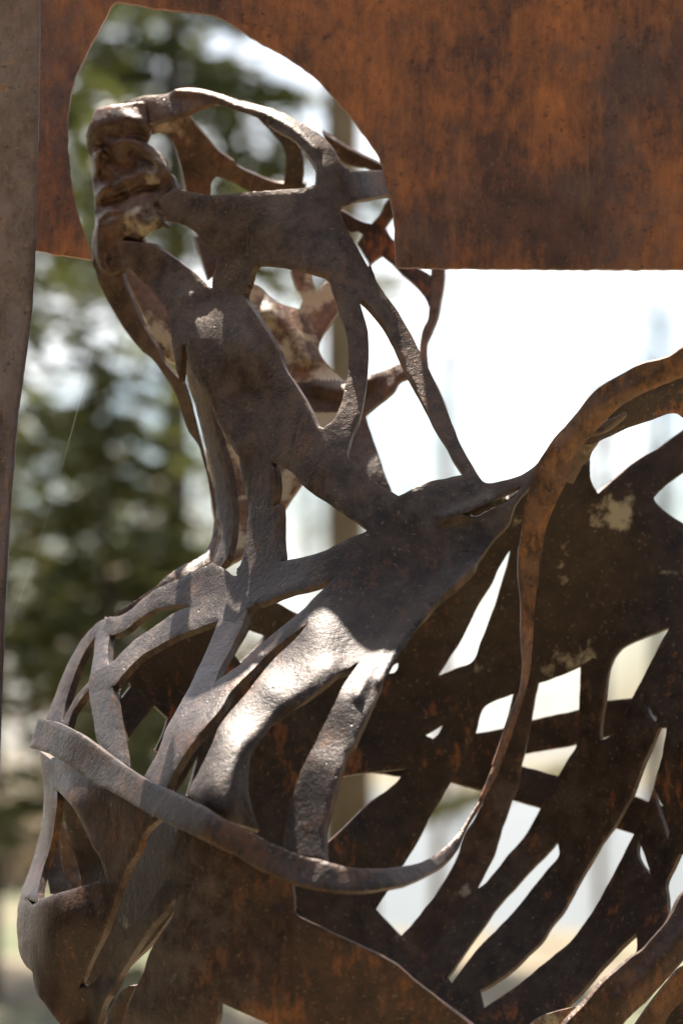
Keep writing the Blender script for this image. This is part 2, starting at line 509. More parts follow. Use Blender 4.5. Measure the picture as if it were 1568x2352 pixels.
# --- near side: head, neck, shoulder, ribs
near = [
 ('jaw', P('L 560 -40 880 -10 960 45 1040 100 1120 160 1180 220 1240 250 1180 420 1060 560 985 580 975 440 960 380 920 320 870 255 800 190 735 125 690 150 600 100'), M_HEAD),
 ('crown_strap', P('A 700 600 725 574 820 548 950 535 1010 508 1090 500 1190 512 1320 552 1450 598; B 60 555 180 585 290 612 400 655 500 715 590 775 650 830 690 895 715 940 760 972 760 1100 640 1100 560 1060 565 980 555 940 500 870 450 815 390 770 320 735 250 690 180 660 90 630 0 600; A 1220 595 1140 605 1080 635 1000 665 900 690 850 700 740 640'), M_HEAD),
 ('head_strap', P('B 690 960 760 972 800 978 930 975 1060 975 1070 1108 975 1112 870 1135 790 1152 730 1180 690 1170 660 1060'), M_HEAD),
 ('neck', P('C 735 235 757 130 765 40 960 150 955 200 925 280 935 310 980 370 1030 450 1080 530 1120 600 1150 680 1200 760 1250 840 1300 920 1340 1000 1368 1040 1400 1037; D 340 1010 420 1170 430 1210 500 1270 560 1330 620 1375 680 1412 715 1432 700 1560; G 855 215 820 190 760 150 680 95 600 50 540 0; D 440 1560 370 1520 300 1470 230 1430 160 1370 110 1305 60 1275 0 1245; C 1080 1240 900 1210 870 1180 840 1120 800 1060 760 990 735 905 700 830 640 760 600 640 586 545 570 600 560 780 535 700 515 580 505 430 480 360 600 250'), M_HEAD),
 ('neck_post', P('C 890 1180 900 1230 912 1340 932 1400 945 1480 950 1568; G 168 60 160 200 150 300 130 390 100 470 180 520 300 480 355 398 355 330 349 250 350 150 341 60 332 0; C 1122 1480 1112 1380 1102 1290 1082 1240 1080 1180'), M_GREY),
 ('cheek', P('A 1000 1075 1080 1095 1150 1110 1220 1120 1340 1110 1450 1098; B 200 1098 300 1092 400 1082 500 1075 545 1060 640 1000 740 1000 745 1120 706 1195 712 1240 740 1310 790 1400 850 1510 885 1568; D 560 110 590 190 500 330 420 300 345 215; C 1420 195 1400 175 1330 155 1250 140 1150 125 1060 112 992 112 968 150 955 200 920 290 760 245; C 748 225 752 180 757 130; A 1240 1475 1215 1440 1170 1400 1140 1360 1100 1315 1030 1282 960 1268 925 1195 900 1150'), M_HEAD),
 ('nape_strap', P('D 480 180 560 105 590 190 640 270 700 350 750 430 790 500 840 600 880 680 920 760 960 850 990 930 1020 1000 1050 1080 1080 1150 1120 1220 1160 1290 1192 1340 1230 1375 1140 1400 1095 1320 1040 1235 990 1135 930 1035 880 935 830 835 770 725 720 610 690 540 640 450 560 350 492 285 470 240'), M_HEAD),
 ('neck_strap', P('D 345 180 480 240 500 330 530 430 545 500 550 600 545 700 535 800 515 900 490 1000 450 1080 430 1150 420 1180 300 1120 280 1045 340 1000 370 950 395 880 410 810 428 730 430 650 430 560 415 470 385 390 350 280 328 210'), M_HEAD),
 ('shoulder_rib', P('G 520 750 430 850 340 930 250 1030 160 1150 80 1240 0 1345; F 1240 1225 1190 1340 1140 1440 1085 1540; I 1078 252 1180 330 1290 390 1400 430 1490 450 1452 330 1432 220 1432 100 1460 -20; F 1452 1390 1475 1310 1568 1190; G 330 1340 460 1235 590 1120 690 1040 770 995 830 930 860 800 720 700 600 720'), M_GREY),
 ('shoulder_rib', P('G 830 930 790 1000 730 1080 680 1180 630 1280 580 1380 530 1480 490 1560; J 470 100 440 200 410 300 385 400 366 545 450 620 610 640 602 560 608 450 640 320 672 200 692 130 732 0; G 770 1450 830 1330 880 1230 930 1120 990 1010 1050 920 1120 810 1080 760 950 780'), M_BRONZE),
 ('collar_strap', P('G 690 300 620 330 540 360 480 375 400 390 355 400 250 380 100 440 100 600 210 642 280 620 350 592 450 562 540 541 600 522 662 492 760 420'), M_GREY),
 ('collar_strap', P('F 620 560 680 554 750 515 800 470 870 415 950 372 1050 330 1130 288 1215 248 1270 278 1335 322 1400 310 1480 400 1464 483 1420 515 1350 600 1250 585 1130 622 1030 660 950 700 880 740 800 790 740 850 690 910 650 957 600 985 520 1000 510 930 530 880 600 850 660 800 720 740 790 680 860 630 930 580 1010 530 1090 500 1070 490 1000 492 900 512 840 542 770 590 725 630 640 664 590 640'), M_GREY),
 ('chest_strap', P('F 600 556 545 680 535 780 520 870 505 955 515 1050 530 1150 560 1280 620 1370 700 1440 710 1390 688 1260 667 1150 652 1050 642 960 628 850 615 780 625 665 645 600'), M_BELT),
 ('chest_strap', P('F 625 560 560 590 500 650 440 730 380 840 340 940 300 1040 258 1145 300 1200 352 1180 372 1060 412 930 462 800 535 685 600 640'), M_GREY),
 ('chest_strap', P('F 560 860 500 940 440 1005 395 1080 355 1160 345 1210 378 1210 410 1110 455 1040 515 975 600 930'), M_BRONZE),
 ('rib', P('F 1250 575 1220 660 1180 760 1130 860 1090 950 1040 1040 990 1130 950 1200 920 1290 890 1360 850 1430 822 1482 870 1560 940 1570 988 1460 1052 1350 1132 1240 1180 1160 1230 1060 1228 945 1272 830 1312 760 1352 680 1392 600 1420 512 1350 540'), M_BELT),
 ('rib', P('G 662 490 600 555 540 610 490 665 430 715 370 765 300 820 220 890 130 980 60 1030; F 1300 885 1226 945 1180 1060 1130 1240 1200 1160 1280 1060; G 60 1150 180 1030 290 920 400 832 520 750 640 730 720 600'), M_GREY),
 ('shoulder', P('D 640 1440 680 1410 715 1434 760 1415 830 1375 900 1350 1000 1330 1040 1320 1110 1310 1170 1330 1222 1358 1300 1350 1370 1332 1430 1310 1500 1260 1540 1220; E 720 785 760 830 700 900 640 960 600 1020 585 1060 560 1130 480 1210 400 1320 270 1460; G 1270 600 1200 700 1120 815 1050 920 960 980 850 945 770 1000 640 1050 500 900 515 750 600 600 662 490 600 420 640 330 680 300 760 260 855 215'), M_BRONZE),
]
near_holes = [
 P('E 290 1076 330 1058 450 1002 560 945 640 900 600 965 500 1025 430 1062 380 1084'),
 P('A 850 1368 900 1335 930 1290 960 1270 1030 1282 1100 1315 1140 1360 1170 1400 1215 1440 1240 1475; L 1235 110 1222 180 1215 238 1180 220 1120 160 1040 100 960 45 880 -5'),
 P('D 0 1262 20 1268 60 1278 110 1308 100 1420 0 1500; C 1112 1380 1102 1290 1084 1245'),
]
nd = [(220,330,.09),(230,560,.07),(300,250,.04),(330,430,.0),(480,220,.0),(650,260,-.06),(760,380,-.135),(860,415,-.05),(905,415,.0),(500,470,-.08),(650,520,-.17),(780,560,-.19),
      (720,440,-.155),(600,640,-.15),(440,620,-.05),(350,560,-.02),(830,700,-.22),(900,800,-.24),(980,950,-.30),(1060,1090,-.37),(800,750,-.235),(830,870,-.27),(790,1000,-.315),
      (480,700,-.08),(600,800,-.20),(520,800,-.15),(560,700,-.145),(445,760,-.10),(700,950,-.275),(560,900,-.17),(425,680,-.07),(480,900,-.135),(520,1000,-.165),(250,620,.055),(330,600,.0),
      (565,1150,-.20),(500,1300,-.20),(600,1100,-.23),(600,1250,-.255),(730,1080,-.33),(850,1180,-.375),(960,1130,-.385),(1100,1110,-.39),(1200,1090,-.39),(1040,1200,-.40),(950,1320,-.41),
      (1130,1230,-.40),(760,1290,-.395),(850,1330,-.41),(650,1320,-.32),(540,1340,-.25),(440,1330,-.16),(350,1370,-.10),(250,1420,-.03),(200,1480,.01),(130,1600,.01),(105,1680,-.02),
      (230,1550,-.13),(270,1690,-.26),(215,1480,-.04),(420,1420,-.20),(330,1480,-.16),(150,1640,-.06),
      (520,1470,-.33),(450,1600,-.405),(370,1770,-.46),(600,1500,-.40),(720,1450,-.475),(850,1430,-.46),(900,1450,-.47),(620,1580,-.54),(530,1700,-.60),(470,1830,-.645),(800,1510,-.505),(880,1480,-.50),(800,1600,-.58),(740,1750,-.625),(690,1900,-.645),(780,1700,-.605),
      (520,1860,-.66),(530,1780,-.635),(582,1780,-.595),(588,1890,-.605),(655,1662,-.545)]
near_depth = Depth(nd, [
   ('G 640 1005 560 1045 480 1125 400 1205 300 1295 230 1375 150 1465 105 1568; J 95 100 85 250 60 380', 20, .007),     # fold down the bright rib
   ('G 1470 440 1330 560 1200 690 1050 860 930 1080', 16, .012),     # raised seam along the shoulder edge
   ('E 200 1090 330 1050 460 990', 14, .012), ('G 1230 610 1130 690 1040 780 950 900 870 1030 800 1170', 13, .008),
   ('A 1010 520 1190 540 1400 620; B 100 600 290 660 450 750 560 850', 10, .010),
   ('C 590 300 640 600 760 900 900 1180', 22, .006),
   ('C 1180 700 1000 500 900 300', 24, -.006),
])
FIG += sheet(near, near_holes, near_depth, fig, seed=1.5)

# --- the two straps down the throat
FIG += sheet([
 ('throat_strap', P('L 540 -20 532 80 560 190 600 280 650 380 720 490 800 590 870 650 930 730 1000 840 1040 940 1080 1060 1140 1150 1170 1250 1200 1330 1222 1420 1230 1568; F 1222 60 1212 115 1178 180 1130 222 1050 262 950 330 870 400 760 475 640 548 625 562 680 556 760 515 870 420 950 375 1050 335 1130 285 1215 240 1245 120 1244 0; C 735 1420 715 1300 690 1180 660 1080 630 960 600 850 570 780; L 1000 740 930 660 900 590 850 510 800 420 760 320 720 230 695 130 640 0'), M_BRONZE),
], [], Depth([(215,590,.075),(250,700,.07),(330,830,.06),(420,950,.055),(470,1060,.045),(490,1180,.03),(490,1250,-.03),(440,1310,-.10),(350,1370,-.075),(260,1420,-.02),(240,640,.06),(340,780,.045),(430,900,.04)]), fig, seed=2.4)
FIG += sheet([
 ('throat_strap', P('C 590 540 578 620 592 700 610 800 640 900 665 1000 690 1100 715 1200 740 1300 755 1400 765 1568; F 1240 0 1265 50 1260 130 1235 200 1212 250 1262 272 1300 220 1318 150 1330 80 1334 0; C 862 1500 850 1400 830 1280 800 1180 770 1080 745 980 728 900 720 820 700 700 660 600'), M_GREY),
], [], Depth([(425,800,-.06),(445,900,-.045),(470,1000,-.045),(495,1150,-.065),(505,1250,-.10),(500,1295,-.13),(450,850,-.075),(490,1000,-.075),(520,1150,-.09)]), fig, seed=2.9)

# --- the face: nose, lips and chin
face_poly = P('M 760 230 480 262 280 290 150 335 90 470 50 580 38 780 70 900 110 1000 118 1180 132 1370 132 1500 148 1700 130 1880 112 2100 130 2300; L 535 90 560 190 620 180 690 150 800 100 860 -10; M 640 2200 800 1930 900 1860 985 1740 1000 1640 1010 1560 1080 1400 1165 1310 1120 1170 1060 1000 1020 900 900 790 800 715 870 600 830 470 800 350')
fd = Depth([(200,300,.085),(215,420,.085),(215,560,.08),(228,640,.075),(260,300,.050),(260,420,.045),(260,540,.045),(330,300,.030),(380,420,.0),(330,420,.020),(330,520,.010),(270,620,.04),(350,600,.0),(300,235,.036)], [
   ('M 200 560 420 500 640 500', 34, .018), ('M 560 420 740 500 820 590', 13, .008), ('M 300 640 420 660', 14, -.010),
   ('M 520 740 700 780 860 900 1010 1080', 19, .020), ('M 215 850 190 980 180 1120', 8, .012),
   ('M 215 800 330 800 470 690', 5, -.010), ('M 470 690 640 660 800 710', 5, -.007),
   ('M 190 890 300 815 380 770 480 705', 5, .010),
   ('M 360 960 480 1060 600 1060', 13, -.016), ('M 600 900 760 960 900 1010', 5, -.007), ('M 270 1160 360 1190', 14, -.010),
   ('M 600 1170 720 1120 900 1160', 17, .016), ('M 220 1380 300 1300', 13, .014), ('M 430 1290 470 1230', 6, -.006),
   ('M 420 1275 520 1195', 4.5, .009), ('M 180 1380 260 1300 360 1255', 4.5, .008),
   ('M 280 1490 400 1460 520 1410', 9, -.014), ('M 540 1420 700 1330 900 1310', 6, -.008),
   ('M 700 1640 760 1700', 27, .026), ('M 330 1760 420 1700', 20, .014), ('M 225 1670 320 1610 460 1590', 4.5, .008),
   ('M 930 1500 1000 1640 930 1800', 6, -.012), ('M 560 1960 680 2030 820 1960 920 1860', 8, -.016),
   ('M 215 1700 205 1900 210 2150 260 2300', 7, .012), ('M 760 930 960 1010', 5, .006), ('M 640 1230 780 1260 960 1250', 4, .005)], lam=40)
FIG += sheet([('face', face_poly, M_FACE)], [], fd, fig, thick=.016, grid=5.0, rough=.0055, round_px=7, seed=3.3)

# --- far side of the head
far_head = [
 ('far_head_strap', P('A 830 620 1040 630 1080 645 1130 720 1200 800 1260 870 1350 930; B 110 955 200 1000 300 1040 370 1055 500 1060 500 1120 190 1100 100 1055 0 1015; A 1240 1012 1212 1050 1205 1150 1075 1130 1050 1000 1030 920 1000 830 960 765 900 772 840 790 830 700'), M_FACE),
 ('far_head_strap', P('B 200 660 300 760 360 830 385 900 385 980 368 1070 400 1110 478 1100 490 980 485 900 462 840 430 790 330 720 260 670'), M_FAR),
 ('far_head_strap', P('B 590 760 700 830 800 885 940 950 1040 1000 1000 1060 860 975 770 955 710 930 640 850'), M_RUSTY),
 ('far_head_strap', P('B 690 1200 800 1262 875 1285 930 1225 975 1140 1060 1060 1080 1200 1002 1250 955 1310 985 1360 1060 1420; D 745 0 770 100 860 140 915 175 905 300 885 335 860 280 800 210 730 150 680 100 620 55 585 75 550 105; B 860 1500 800 1400 830 1350 800 1330 760 1335 690 1290'), M_FAR),
 ('far_head_strap', P('D 905 80 978 80 976 200 960 290 940 400 910 480 882 550 882 640 900 720 940 800 980 890 1010 980 960 900 890 790 845 680 838 600 845 530 860 470 885 420 892 340 902 250'), M_HEAD),
 ('far_head_strap', P('L 1120 -60 1170 100 1200 195 1260 150 1250 20 1190 -40'), M_ARM),
]
FIG += sheet(far_head, [], Depth([(400,200,.20),(480,430,.26),(640,420,.30),(900,380,.26),(850,550,.30),(1000,650,.26),(970,900,.16),(470,620,.26),(680,300,.22)]), fig, thick=.012, seed=5.1)

# --- far side of the neck, limed and mottled
far_neck = [
 ('far_neck', P('C 900 200 1010 230 1080 290 1150 330 1245 362 1264 300 1230 220 1200 130 1200 60 1340 80 1322 165 1345 258 1410 200 1480 180; D 390 330 330 440 280 520 265 590 290 650 330 700 400 770 560 735 640 710 690 685 810 640 820 735 735 765 690 830 600 900 530 960 560 1070 600 1180 640 1300 690 1430 560 1420; C 1260 1350 1200 1440 1130 1540; F 1440 100 1400 200 1350 235 1280 272 1200 262 1230 120; C 760 1568 720 1200 720 950 600 700 520 660 440 585 380 440 300 270 235 130 300 100 500 300 700 250'), M_CREAM),
]
FIG += sheet(far_neck, [], claims=[('far_collar', P('D 120 790 260 770 400 775 560 735 700 670 830 640 830 740 740 770 600 930 500 970 370 960 230 960 150 900'), M_BRONZE), ('far_neck_strap', P('D 380 960 560 960 760 1440 400 1440'), M_RUSTY)], depth=Depth([(300,650,.16),(370,780,.14),(600,700,.24),(700,800,.22),(860,920,.18),(850,1080,.10),(560,1150,.12),(540,1260,.08),(480,900,.16)],
             [('D -20 380 100 480 180 640', 25, .02), ('D 250 800 400 830 560 760', 20, .018)]), parent=fig, thick=.012, seed=6.4)

# --- the band that wraps the chest, climbs the back and becomes the arm
band = [
 ('band', P('W 86 1651; F 300 1160 370 1190 450 1230 530 1290 600 1340 700 1410 800 1475 900 1525 990 1560; I 1080 270 1180 320 1280 385 1380 432 1470 480 1568 532; J 270 515 360 552 450 590 530 615 600 625 680 652 780 668 880 672 980 668 1070 655 1150 640 1220 610 1290 560 1340 510 1390 445 1430 380 1480 300 1530 200 1568 110 1600 30; H 480 1250 520 1130 560 1010 600 910 630 830 645 750 650 650 640 500 640 400 635 300 620 150 622 0; E 630 1500 620 1400 622 1320 635 1200 650 1100 662 1000 700 960 830 1010 815 1060 792 1120 772 1200 752 1320 742 1400 736 1500; H 745 0 745 120 722 300 712 450 702 600 690 720 660 850 620 980 590 1070 545 1200 500 1320 450 1410 400 1500 350 1580; K 280 560 240 610 180 660 100 708; J 1120 748 1050 772 950 788 880 797 780 802 660 797 560 782 480 762 400 737 310 702; I 1500 682 1420 642 1350 602 1280 572 1200 532 1100 482 1000 437 900 387 800 332 700 272 600 217; F 560 1542 500 1502 430 1442 360 1392 290 1352 230 1332 165 1312 190 1230'), M_BELT),
 ('arm', P('E 1900 20 1700 70 1568 115 1480 170 1340 205 1250 245 1150 300 1080 345 1020 400 960 480 900 550 820 640 800 668 760 730 722 800 700 860 680 940 664 990 820 1050 860 960 892 900 915 830 930 765 960 720 1000 672 1050 612 1100 560 1180 482 1230 442 1300 402 1380 362 1480 322 1568 290 1900 200'), M_ARM),
]
def forward(c):
    return [(x, y, d - .045 * min(1, max(0, (x - 200) / 280.)) * min(1, max(0, (1300 - x) / 250.)) * (1 if y > 1500 else 0)) for x, y, d in c]
band_depth = Depth(forward([(75,1690,-.08),(90,1670,-.10),(150,1690,-.21),(250,1750,-.34),(350,1810,-.49),(480,1880,-.635),(600,1940,-.655),(750,1990,-.655),(880,2010,-.64),(1000,1990,-.56),(1080,1900,-.50),(1150,1750,-.46),(1195,1600,-.44),
                    (1215,1450,-.43),(1225,1300,-.43),(1240,1180,-.44),(1270,1060,-.45),(1350,960,-.46),(1450,890,-.48),(1568,840,-.5),(1568,880,-.48),(880,1992,-.63),(700,1985,-.65),(1000,1975,-.55)]),
                   [('E 860 720 960 600 1060 480 1250 370 1450 290 1568 250', 26, .010), ('J 620 612 780 640 980 650 1150 620 1330 500 1480 280', 6, -.006)], lam=10)
FIG += sheet(band, [], band_depth, fig, thick=.012, grid=7.5, seed=8.2)

# --- breast, waist and torso plates below the band
lower = [
 ('breast', P('I 290 40 268 168 330 232 390 292 440 372 490 472 530 552 572 625 606 735 540 755 470 775 400 795 330 815 260 840 215 862 180 885 150 840 125 793 102 880 92 980 95 1060 110 1170 150 1240 180 1268 190 1330 210 1400 250 1450 300 1520 360 1590 420 1680 545 1660 500 1480 455 1365 480 1300 530 1180 590 1050 640 900 680 780 720 680 780 580 805 500 850 440 915 385 700 240 500 120 380 30'), M_RUSTY),
 ('side_strap', P('I 225 0 236 120 248 250 236 400 200 570 160 700 120 800 160 850 215 870 212 818 240 690 270 600 300 480 322 310 320 220 270 165 300 60'), M_RUSTY),
 ('waist_strap', P('I 1030 430 1010 475 980 600 940 720 890 790 850 870 790 950 740 1020 690 1090 650 1160 600 1240 560 1300 500 1350 450 1365 500 1480 530 1660 580 1480 632 1370 692 1270 752 1180 802 1100 862 1010 932 930 1000 862 1050 800 1100 460'), M_BRONZE),
 ('torso_plate', P('I 1030 430 1010 475 985 600 950 720 1000 855 1000 880 985 950 920 1050 870 1130 840 1200 820 1270 780 1350 740 1440 700 1540 690 1680; I 1190 1680 1240 1560 1250 1430 1300 1465 1400 1510 1568 1590; J 400 1680 1650 1720 1500 1620 1400 1540 1300 1460 1200 1380 1100 1300 1040 1245 1000 1220 900 1165 760 1098 650 1045 560 1000 460 952 440 930 430 830 408 735 300 640; I 1300 520 1150 430'), M_RUSTY),
]
lower_depth = Depth(forward([(45,2080,-.10),(42,2150,-.10),(75,2230,-.20),(130,2330,-.27),(95,2060,-.25),(110,2150,-.285),(200,2150,-.335),(150,1850,-.26),(230,1870,-.33),(230,2050,-.34),(320,1900,-.42),(260,2250,-.34),(200,2330,-.26),
                     (90,1850,-.05),(60,2000,-.05),(105,1760,-.10),(400,1920,-.49),(380,2050,-.48),(330,2150,-.46),(250,2290,-.40),(450,2100,-.52),(400,2250,-.50),(330,2340,-.46),(550,2000,-.565),(560,2200,-.565),(650,2050,-.58),(700,2150,-.585),
                     (640,2300,-.58),(850,2250,-.56),(950,2330,-.54),(1050,2390,-.51)]),
                    [('I 150 830 120 950 130 1100', 12, .010), ('J 360 930 380 1050 370 1250 390 1568', 14, .010)])
low_objs = sheet(lower, [P('I 1005 850 960 890 900 985 860 1010 800 1100 752 1180 700 1270 720 1320 820 1180 870 1090 920 1000 985 920')], lower_depth, fig, seed=9.9)
FIG += low_objs

# --- strap over the hip at the lower right
hip = [('hip_strap', P('K 1750 640 1568 820 1510 930 1460 1000 1390 1080 1340 1140 1280 1182 1200 1252 1100 1342 1000 1462 900 1568 820 1700 1120 1700 1250 1545 1370 1432 1480 1312 1568 1212 1750 1000'), M_RUSTY)]
FIG += sheet(hip, [], Depth([(1568,2060,-.46),(1450,2180,-.50),(1330,2330,-.53),(1560,2180,-.48),(1400,2352,-.50),(1650,2000,-.42)], [('K 1568 1050 1400 1260 1200 1450', 26, .010)]), fig, seed=11.)

# --- far side of the ribcage: back plate and slanting ribs with the sky between them
far_out = P('G 200 630 330 640 470 715 640 760 800 600; E 300 1200 540 1020 720 880 900 860 1000 680 1062 690 1036 760 1036 850 1060 920 1082 952 1150 892 1230 822 1320 752 1420 692 1520 622 1640 530 1800 560 1720 740 1568 832 1500 882 1430 942 1400 976 1410 1005 1450 1040 1520 1090 1620 1150 1800 1250; K 1760 300 1760 600 1600 590 1540 592 1500 680 1465 755 1472 850 1475 960 1450 1010 1400 1100 1330 1200 1290 1160 1200 1252 1080 1372 980 1480 860 1500 700 1640 100 1700 -100 1500; J 900 1400 700 1300 400 1000 200 700; I 1200 700 1050 500; F 1000 1500 1050 1380 1150 1280 1100 1300 900 1330 740 1265 700 1120 690 1000 780 700 1000 640 1250 560 1400 500')
back_plate = P('E 200 900 560 990 720 880 900 860 1000 660 1900 400 1900 1300; H 1700 330 1568 350 1490 465 1400 500 1300 540 1210 590 1150 672 1050 640 975 690 840 755 735 792 590 850 430 925 360 800 400 560 480 350 555 120 300 100')
def rib_poly(s, wid):
    l = P(s); out = []
    d = np.gradient(l, axis=0); nrm = np.stack([-d[:, 1], d[:, 0]], 1); nrm /= np.linalg.norm(nrm, axis=1, keepdims=True)
    return np.concatenate([l + nrm * wid, (l - nrm * wid)[::-1]])
far_ribs = [
 ('back_plate', back_plate, M_BACK),
 ('back_rib', rib_poly('H 1600 400 1480 700 1350 900 1200 1250; K 1150 330 950 700 780 1000 560 1240 300 1500', 58), M_FAR),
 ('back_rib', rib_poly('H 1060 600 1040 900 1000 1180 880 1450; K 760 400 640 640 480 880 300 1120 150 1380', 52), M_FAR),
 ('back_rib', rib_poly('H 640 760 620 1050 520 1400; K 420 420 330 700 180 900 -40 1150', 55), M_RUSTY),
 ('back_rib', rib_poly('H 1700 700 1560 1000 1460 1400; K 1400 300 1200 760 1000 1100 700 1400 400 1640', 60), M_FAR),
 ('back_rib', rib_poly('H 440 600 300 900 180 1200 60 1450; J 1000 500 800 760 600 1100', 60), M_FAR),
 ('back_rib', rib_poly('G 1300 700 1100 1000 950 1300 750 1550; J 500 200 350 600', 62), M_FAR),
 ('back_rib', rib_poly('G 900 800 600 1100 300 1400 0 1600; I 1200 200 1100 600', 62), M_FAR),
 ('back_rib', rib_poly('F 1500 560 1200 700 1000 900 800 1150', 62), M_FAR),
 ('inner_back', far_out, M_FAR),
]
far_union = far_out
holes_far = [
 P('H 578 22 510 130 470 222 400 332 350 432 290 552 230 642 165 742 260 705 360 660 400 560 440 460 490 332 520 232 556 120'),
 P('H 592 850 430 925 380 1070 325 1180 235 1355 170 1470 110 1568; K 70 480 0 600; J 1180 450 1120 560 1062 658 980 790 930 870 898 925 960 970 1048 1062 1110 1000; K 10 1000 70 925 150 820 220 712 280 590 312 480; H 375 1560 440 1400 500 1230 542 1045 560 980'),
 P('H 977 693 840 755 735 790 715 880 695 1000 660 1180 640 1262 615 1400 590 1452; K 560 370 530 450 490 590 440 690 388 792 430 760 500 680 560 600 650 500 700 420 750 325; H 820 1372 900 1230 957 1135 967 940'),
 P('H 1490 463 1400 500 1300 540 1210 590 1155 670 1130 770 1115 890 1095 1010 1088 1115 1140 1095 1200 1010 1270 872 1330 760 1400 620'),
 P('H 1472 1040 1425 1045 1380 1150 1330 1260 1270 1430; K 1210 360 1165 440 1090 540 1020 660 950 780 880 910 810 1000 760 1080 700 1140 600 1240 480 1330 403 1370 425 1472 520 1410 620 1340 740 1240 850 1150 920 1090 990 1000 1050 910 1120 790 1200 640 1282 475; H 1365 1465 1420 1300 1450 1180'),
 P('K 845 522 852 600 780 690 700 790 630 880 560 960 480 1040 400 1120 320 1220 240 1332 218 1300 300 1180 370 1080 430 1000 500 900 600 790 700 680 790 590'),
 P('K 1295 1040 1290 1165 1200 1252 1080 1372 990 1480 888 1472 980 1380 1080 1260 1180 1150'),
 P('J 1080 103 960 115 850 125 713 145 680 250 650 340 620 440 603 548 680 480 760 400 850 310 960 230 1030 170'),
 P('G 1030 985 1005 1000 978 1046 1010 1040 1030 1010'),
 P('H 188 1028 90 1085 130 1106 160 1082'),
 P('G 180 798 280 835 240 885 130 985 95 940'),
 P('F 890 1072 930 1110 965 1140 940 1220 890 1330 840 1420 740 1262 800 1180'),
 P('F 745 938 755 960 700 1030 690 990'),
 P('I 1145 15 1060 170 1010 240 1080 260 1110 150'),
 P('K 1400 215 1440 300 1490 400 1478 515 1450 420 1410 300'), P('K 1305 510 1340 590 1380 715 1320 640 1298 590'),
 P('H 1350 900 1415 985 1405 1010 1370 960'),
]
fdp = [(580,1420,.10),(600,1650,.12),(560,1850,.10),(700,1500,.16),(800,1700,.18),(1000,1400,.16),(1000,1700,.18),(1150,1200,.06),(1300,1150,.06),(1400,1000,.10),(1568,900,.14),(1350,1400,.13),(1500,1500,.10),(1250,1700,.17),
       (1100,2000,.18),(1300,2050,.15),(1500,1900,.08),(950,2200,.15),(1150,2300,.10),(1500,2200,.02),(350,1600,.08),(350,1750,.05),(450,1450,.08),(700,2000,.12),(1600,1700,.03),(1240,1000,.0),(1180,1080,.0)]
FIG += sheet([('inner_back', far_out, M_FAR)] if False else far_ribs[:-1] + [('inner_back', far_out, M_FAR)], holes_far + [P('E 1040 640 1036 760 1036 850 1060 920 1082 952 1150 892 1230 822 1320 752 1420 692 1520 622 1640 530 1800 400 1400 300'), P('E 1720 740 1568 832 1500 882 1430 942 1400 976 1410 1005 1450 1040 1520 1090 1620 1150 1900 1250 1900 700')],
             Depth(fdp), fig, thick=.012, grid=11, seed=13.)

# --- cross straps behind the ribs
cross = [
 ('cross_strap', P('G 850 1300 1000 1335 1100 1360 1190 1410; H 200 1075 370 1074 540 1045 695 1000 830 970 965 940 1115 892 1272 872 1400 850 1400 1030 1230 1070 1090 1105 957 1137 800 1167 655 1192 500 1225 330 1270 150 1300 0 1330; J 850 125 740 145 620 120'), M_FAR),
 ('cross_strap', P('H 330 1165 400 1170 480 1200 640 1262 740 1287 845 1317 1000 1360 1270 1430 1365 1467 1480 1500 1600 1540; K 1600 570 1400 512 1282 477 1165 440 1000 390 750 326 590 280 405 225 235 180 130 150 150 60'), M_FAR),
 ('cross_strap', P('J 700 1100 850 950 900 905 960 970 1048 1062 1120 1100 1200 1300 900 1250'), M_FAR),
]
FIG += sheet(cross, [P('H 188 1028 90 1085 130 1106 160 1082')], Depth([(1000,1700,.27),(1300,1650,.27),(1500,1650,.2),(1100,1780,.27),(1400,1850,.24),(900,2150,.26),(1000,2200,.24),(850,1700,.26)]), fig, thick=.012, seed=14.)

# --- inside of the breast and the underside of the arm
inner = [
 ('breast_lining', P('I 330 220 480 230 640 260 900 380 1040 450 1020 850 880 1080 760 1210 640 1310 520 1360 430 1300 440 1000 480 790 470 775 440 640 380 430'), M_RUSTY),
 ('breast_lining', P('I 320 300 300 480 290 600 268 680 285 820 350 815 400 790 340 600 335 400'), M_ARM),
 ('breast_lining', P('I 355 420 345 560 370 700 410 790 470 775 430 640 390 500'), M_CREAM),
 ('breast_lining', P('I 690 1385 740 1350 780 1345 720 1480 690 1640 590 1640 620 1500'), M_RUSTY),
]
FIG += sheet(inner, [P('I 800 1180 848 1178 830 1260 800 1345 760 1350 708 1350 715 1300 760 1230')], Depth([(130,1850,.0),(120,2040,.02),(160,2000,.03),(250,1900,-.04),(300,2050,-.12),(370,1950,-.20),(250,2200,-.08),(300,2300,-.10)]), fig, thick=.011, seed=16.)

arm_in = [
 ('arm_underside', P('E 1750 240 1568 285 1480 320 1300 402 1180 482 1090 560 1000 665 1030 672 1092 652 1180 612 1260 577 1380 537 1480 499 1530 497 1570 520 1750 640'), M_FAR),
 ('arm_tongue', P('E 1020 628 1070 585 1130 535 1210 490 1240 480 1252 492 1245 520 1200 560 1150 595 1090 622'), M_GREY),
 ('arm_fork', P('E 935 760 985 690 1000 660 1090 655 1050 715 1030 765 1000 790 965 850 940 900 905 890 918 830'), M_FACE),
]
FIG += sheet(arm_in[:1] + arm_in[2:], [], Depth([(1330,1020,-.38),(1450,920,-.38),(1568,880,-.34),(1330,1080,-.36),(1400,980,-.37),(1568,940,-.32)]), fig, thick=.012, seed=18.)
FIG += sheet(arm_in[1:2], [], Depth([(1360,1000,-.43),(1430,950,-.41),(1400,980,-.41),(1340,1004,-.43)], [('E 1100 600 1230 500', 8, .006)]), fig, thick=.008, grid=6, seed=19.)

